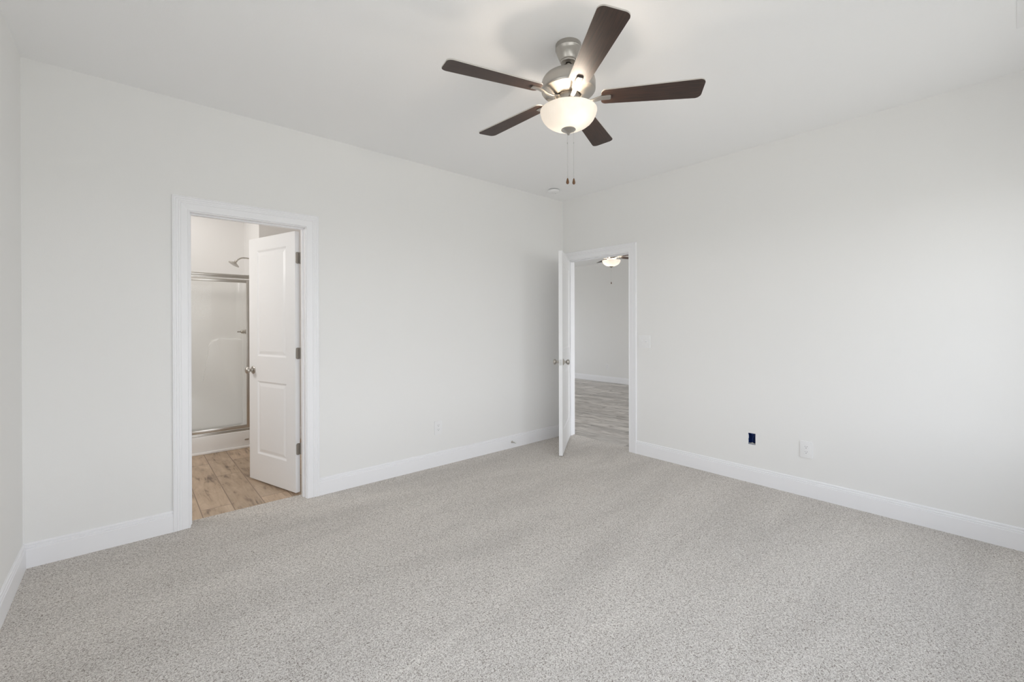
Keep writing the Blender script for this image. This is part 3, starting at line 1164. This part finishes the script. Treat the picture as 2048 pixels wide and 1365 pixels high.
    for (an, zb, pt) in blades:
        b = link('blade', blade_bm(.160, .658, .050, .066, .0062), None, root, mats=['walnut', 'bladeedge'])
        b.location = (0, 0, Zf(zb))
        b.rotation_euler = (radians(pt), 0, radians(an))
        ir = link('blade_iron', iron_bm(0.0), 'nickel', b, smooth=40)
    return root


FAN = (-2.1333, -1.9816)
f1 = make_fan(FAN[0], FAN[1], H, BL, 3.1)
tag(f1, 'near ceiling fan with five dark wood blades and a lit glass bowl', 'ceiling fan', 'ceiling fans')
f2 = make_fan(2.04, .80, GH, [(x[0] - 124, 2.463, -9) for x in BL], 5)
f2.rotation_euler = (0, 0, radians(85))
tag(f2, 'second ceiling fan with lit bowl in the room beyond the open doorway', 'ceiling fan', 'ceiling fans')

# ------------------------------------------------------------------ windows behind the camera


def window(name, W4, mull):
    x0, x1, z0, z1 = W4
    root = empty(name, ((x0 + x1) / 2, -LY, z0))
    root['kind'] = 'structure'
    bm = bmesh.new()
    f = .045

    def bb(a, b, c, d, y0=-.085, y1=-.03):
        box(bm, a - (x0 + x1) / 2, b - (x0 + x1) / 2, y0, y1, c - z0, d - z0, .002, 1)
    bb(x0, x0 + f, z0, z1)
    bb(x1 - f, x1, z0, z1)
    bb(x0 + f, x1 - f, z0, z0 + f)
    bb(x0 + f, x1 - f, z1 - f, z1)
    for k in range(1, mull + 1):
        xm = x0 + (x1 - x0) * k / (mull + 1)
        bb(xm - .03, xm + .03, z0 + f, z1 - f)
    bb(x0 + f, x1 - f, (z0 + z1) / 2 - .02, (z0 + z1) / 2 + .02, -.075, -.04)
    link('window_frame', bm, 'trim', root)
    bm = bmesh.new()
    box(bm, x0 + .02 - (x0 + x1) / 2, x1 - .02 - (x0 + x1) / 2, -.062, -.058, .02, z1 - z0 - .02)
    link('pane', bm, 'glass', root)
    return root


window('window_1', BW, 0)
w2_ = window('added_window_2', BW2, 1)  # added for its light
window('window_3', GW, 2)
w4_ = window('added_window_4', GW2, 2)  # added to light the living room
w4_.location = ((GW2[0] + GW2[1]) / 2, GY1, GW2[2])
w4_.rotation_euler = (0, 0, pi)
bm = bmesh.new()
box(bm, BW[0] - .03, BW[1] + .03, -LY - .05, -LY + .035, BW[2] - .02, BW[2] + .004, .003)
struct(link('trim_8', bm, 'trim'))
bm = bmesh.new()
box(bm, BW2[0] - .03, BW2[1] + .03, -LY - .05, -LY + .035, BW2[2] - .02, BW2[2] + .004, .003)
struct(link('trim_9', bm, 'trim'))
w5_ = window('added_window_5', BW3, 0)  # added side window, there for its light on the right wall
w5_.location = (-LX, (BW3[0] + BW3[1]) / 2, BW3[2])
w5_.rotation_euler = (0, 0, radians(-90))
bm = bmesh.new()
box(bm, -LX - .05, -LX + .035, BW3[0] - .03, BW3[1] + .03, BW3[2] - .02, BW3[2] + .004, .003)
struct(link('trim_10', bm, 'trim'))
